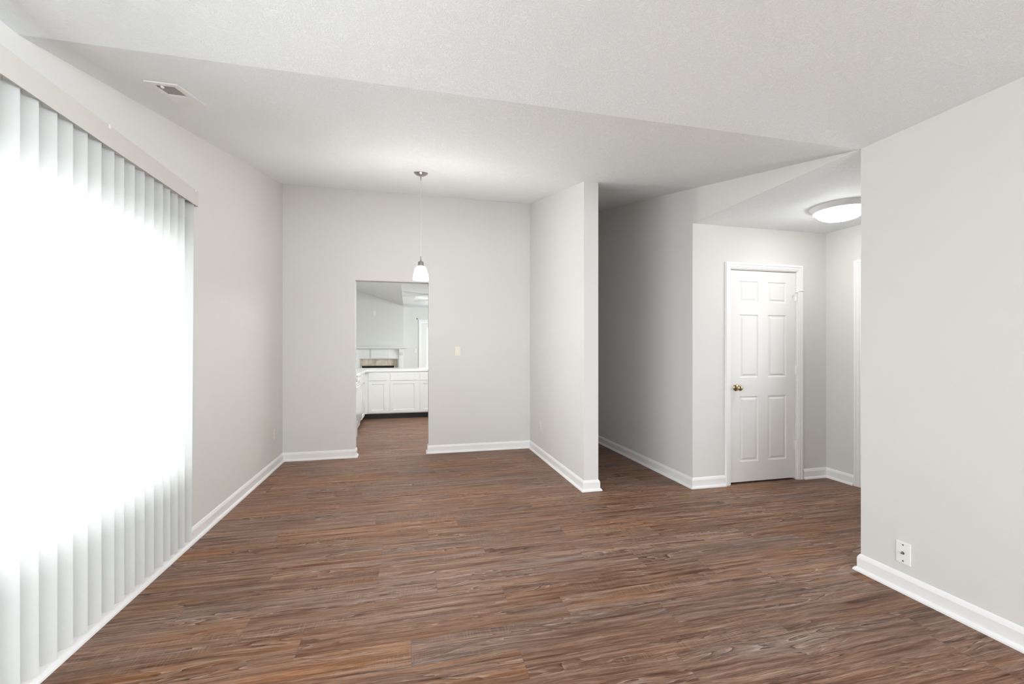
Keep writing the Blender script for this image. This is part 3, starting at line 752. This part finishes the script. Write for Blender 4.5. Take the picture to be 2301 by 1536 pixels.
kl = empty('kitchen_fill_light', (.6, 6.7, CZ), 'added unseen white box light on the kitchen ceiling, fill for the cabinets', 'ceiling light')  # added out of view to brighten the cabinet fronts
child('fill_light_body', BM(((-.02, 6.52, CZ-.03), (1.22, 6.88, CZ))), 'enamel', kl)
child('diffuser', BM(((0, 6.54, CZ-.08), (1.20, 6.86, CZ-.03))), 'tube', kl)

# ------------------------------------------------------------------ fireplace
fp = empty('fireplace_mantel', (-.77, YC, 0), 'white wooden fireplace mantel with beige tile surround beyond the kitchen peninsula', 'fireplace')
bm = bmesh.new()
box(bm, (-1.57, YC-.20, 1.315), (.025, YC, 1.345)); box(bm, (-1.53, YC-.16, 1.298), (-.01, YC, 1.315)); box(bm, (-1.49, YC-.11, 1.280), (-.05, YC, 1.298))
child('mantel_shelf', bm, 'cabinet', fp, bevel=.003)
bm = bmesh.new(); box(bm, (-1.40, YC-.045, 1.03), (-.14, YC, 1.28)); child('frieze', bm, 'cabinet', fp)
bm = bmesh.new(); box(bm, (-.958, YC-.062, 1.047), (-.495, YC-.046, 1.275)); child('centre_panel', bm, 'cabinet', fp, bevel=.003)
for x0 in (-.24, -1.40):
    bm = BM(((x0, YC-.075, 0), (x0+.10, YC-.046, 1.12)), ((x0-.008, YC-.10, 0), (x0+.108, YC-.046, .14))); prism(bm, [(YC-.075, 1.12), (YC-.046, 1.12), (YC-.046, 1.28), (YC-.12, 1.28), (YC-.11, 1.20)], 'x', x0, x0+.10)
    child('pilaster', bm, 'cabinet', fp, bevel=.002)
for x0, x1 in ((-1.40, -1.24), (-.28, -.14)):
    child('side_board', BM(((x0, YC-.045, 0), (x1, YC, 1.03))), 'cabinet', fp)
# tiles
tw = .163
k = 0
sur = child('tile_surround', BM(((-1.239, YC+.045, .0), (-1.19, YC+.06, 1.03)), ((-.376, YC+.045, 0), (-.281, YC+.06, 1.03)), ((-1.19, YC+.045, .843), (-.376, YC+.06, 1.03))), plain('tile_grout', (.55, .50, .43), .8), fp)
def tilebox(a, b, c, d):
    global k
    bm = BM(((a+.0025, YC+.036, c+.0025), (b-.0025, YC+.045, d-.0025)))
    bmesh.ops.translate(bm, verts=bm.verts[:], vec=-Vector(fp.location)); o = obj('tile', bm, 'tile', sur, bevel=.0015)
for i in range(5): tilebox(-1.19+i*.1628, -1.19+(i+1)*.1628, .843, 1.028)
for z_ in range(6):
    tilebox(-.376, -.283, max(0, 1.028-(z_+1)*.1628-.02), 1.028-z_*.1628-.02 if z_ else 1.028)
    tilebox(-1.237, -1.19, max(0, 1.028-(z_+1)*.1628-.02), 1.028-z_*.1628-.02 if z_ else 1.028)
child('firebox', BM(((-1.19, YC+.10, 0), (-.376, YC+.30, .842))), 'dark', fp)
child('firebox_hood', BM(((-1.19, YC+.04, .80), (-.376, YC+.10, .842))), 'dark', fp)

# ------------------------------------------------------------------ ceiling fan in the living room
fan = empty('ceiling_fan', (.70, 9.36, CZ), 'white ceiling fan with pale blades beyond the kitchen doorway', 'ceiling fan')
bm = bmesh.new(); lathe(bm, [(0, 0), (.07, 0), (.075, -.03), (.10, -.045), (.11, -.06), (.11, -.12), (.08, -.15), (.05, -.17), (.045, -.20), (0, -.205)], (0, 0, 0), 32, cap=False)
obj('motor_housing', bm, 'enamel', fan, smooth=True)
for i in range(5):
    a = math.radians(142 + 72*i)
    bm = bmesh.new()
    out = [(.10, -.02), (.17, -.035), (.22, -.055), (.55, -.068), (.68, -.062), (.70, -.03), (.70, .03), (.68, .062), (.55, .068), (.22, .055), (.17, .035), (.10, .02)]
    prism(bm, out, 'z', -.108, -.101)
    bmesh.ops.rotate(bm, cent=(0, 0, -.105), matrix=Matrix.Rotation(math.radians(8), 3, 'X'), verts=bm.verts[:])
    bmesh.ops.rotate(bm, cent=(0, 0, 0), matrix=Matrix.Rotation(a, 3, 'Z'), verts=bm.verts[:])
    obj('blade', bm, 'vent_frame', fan)
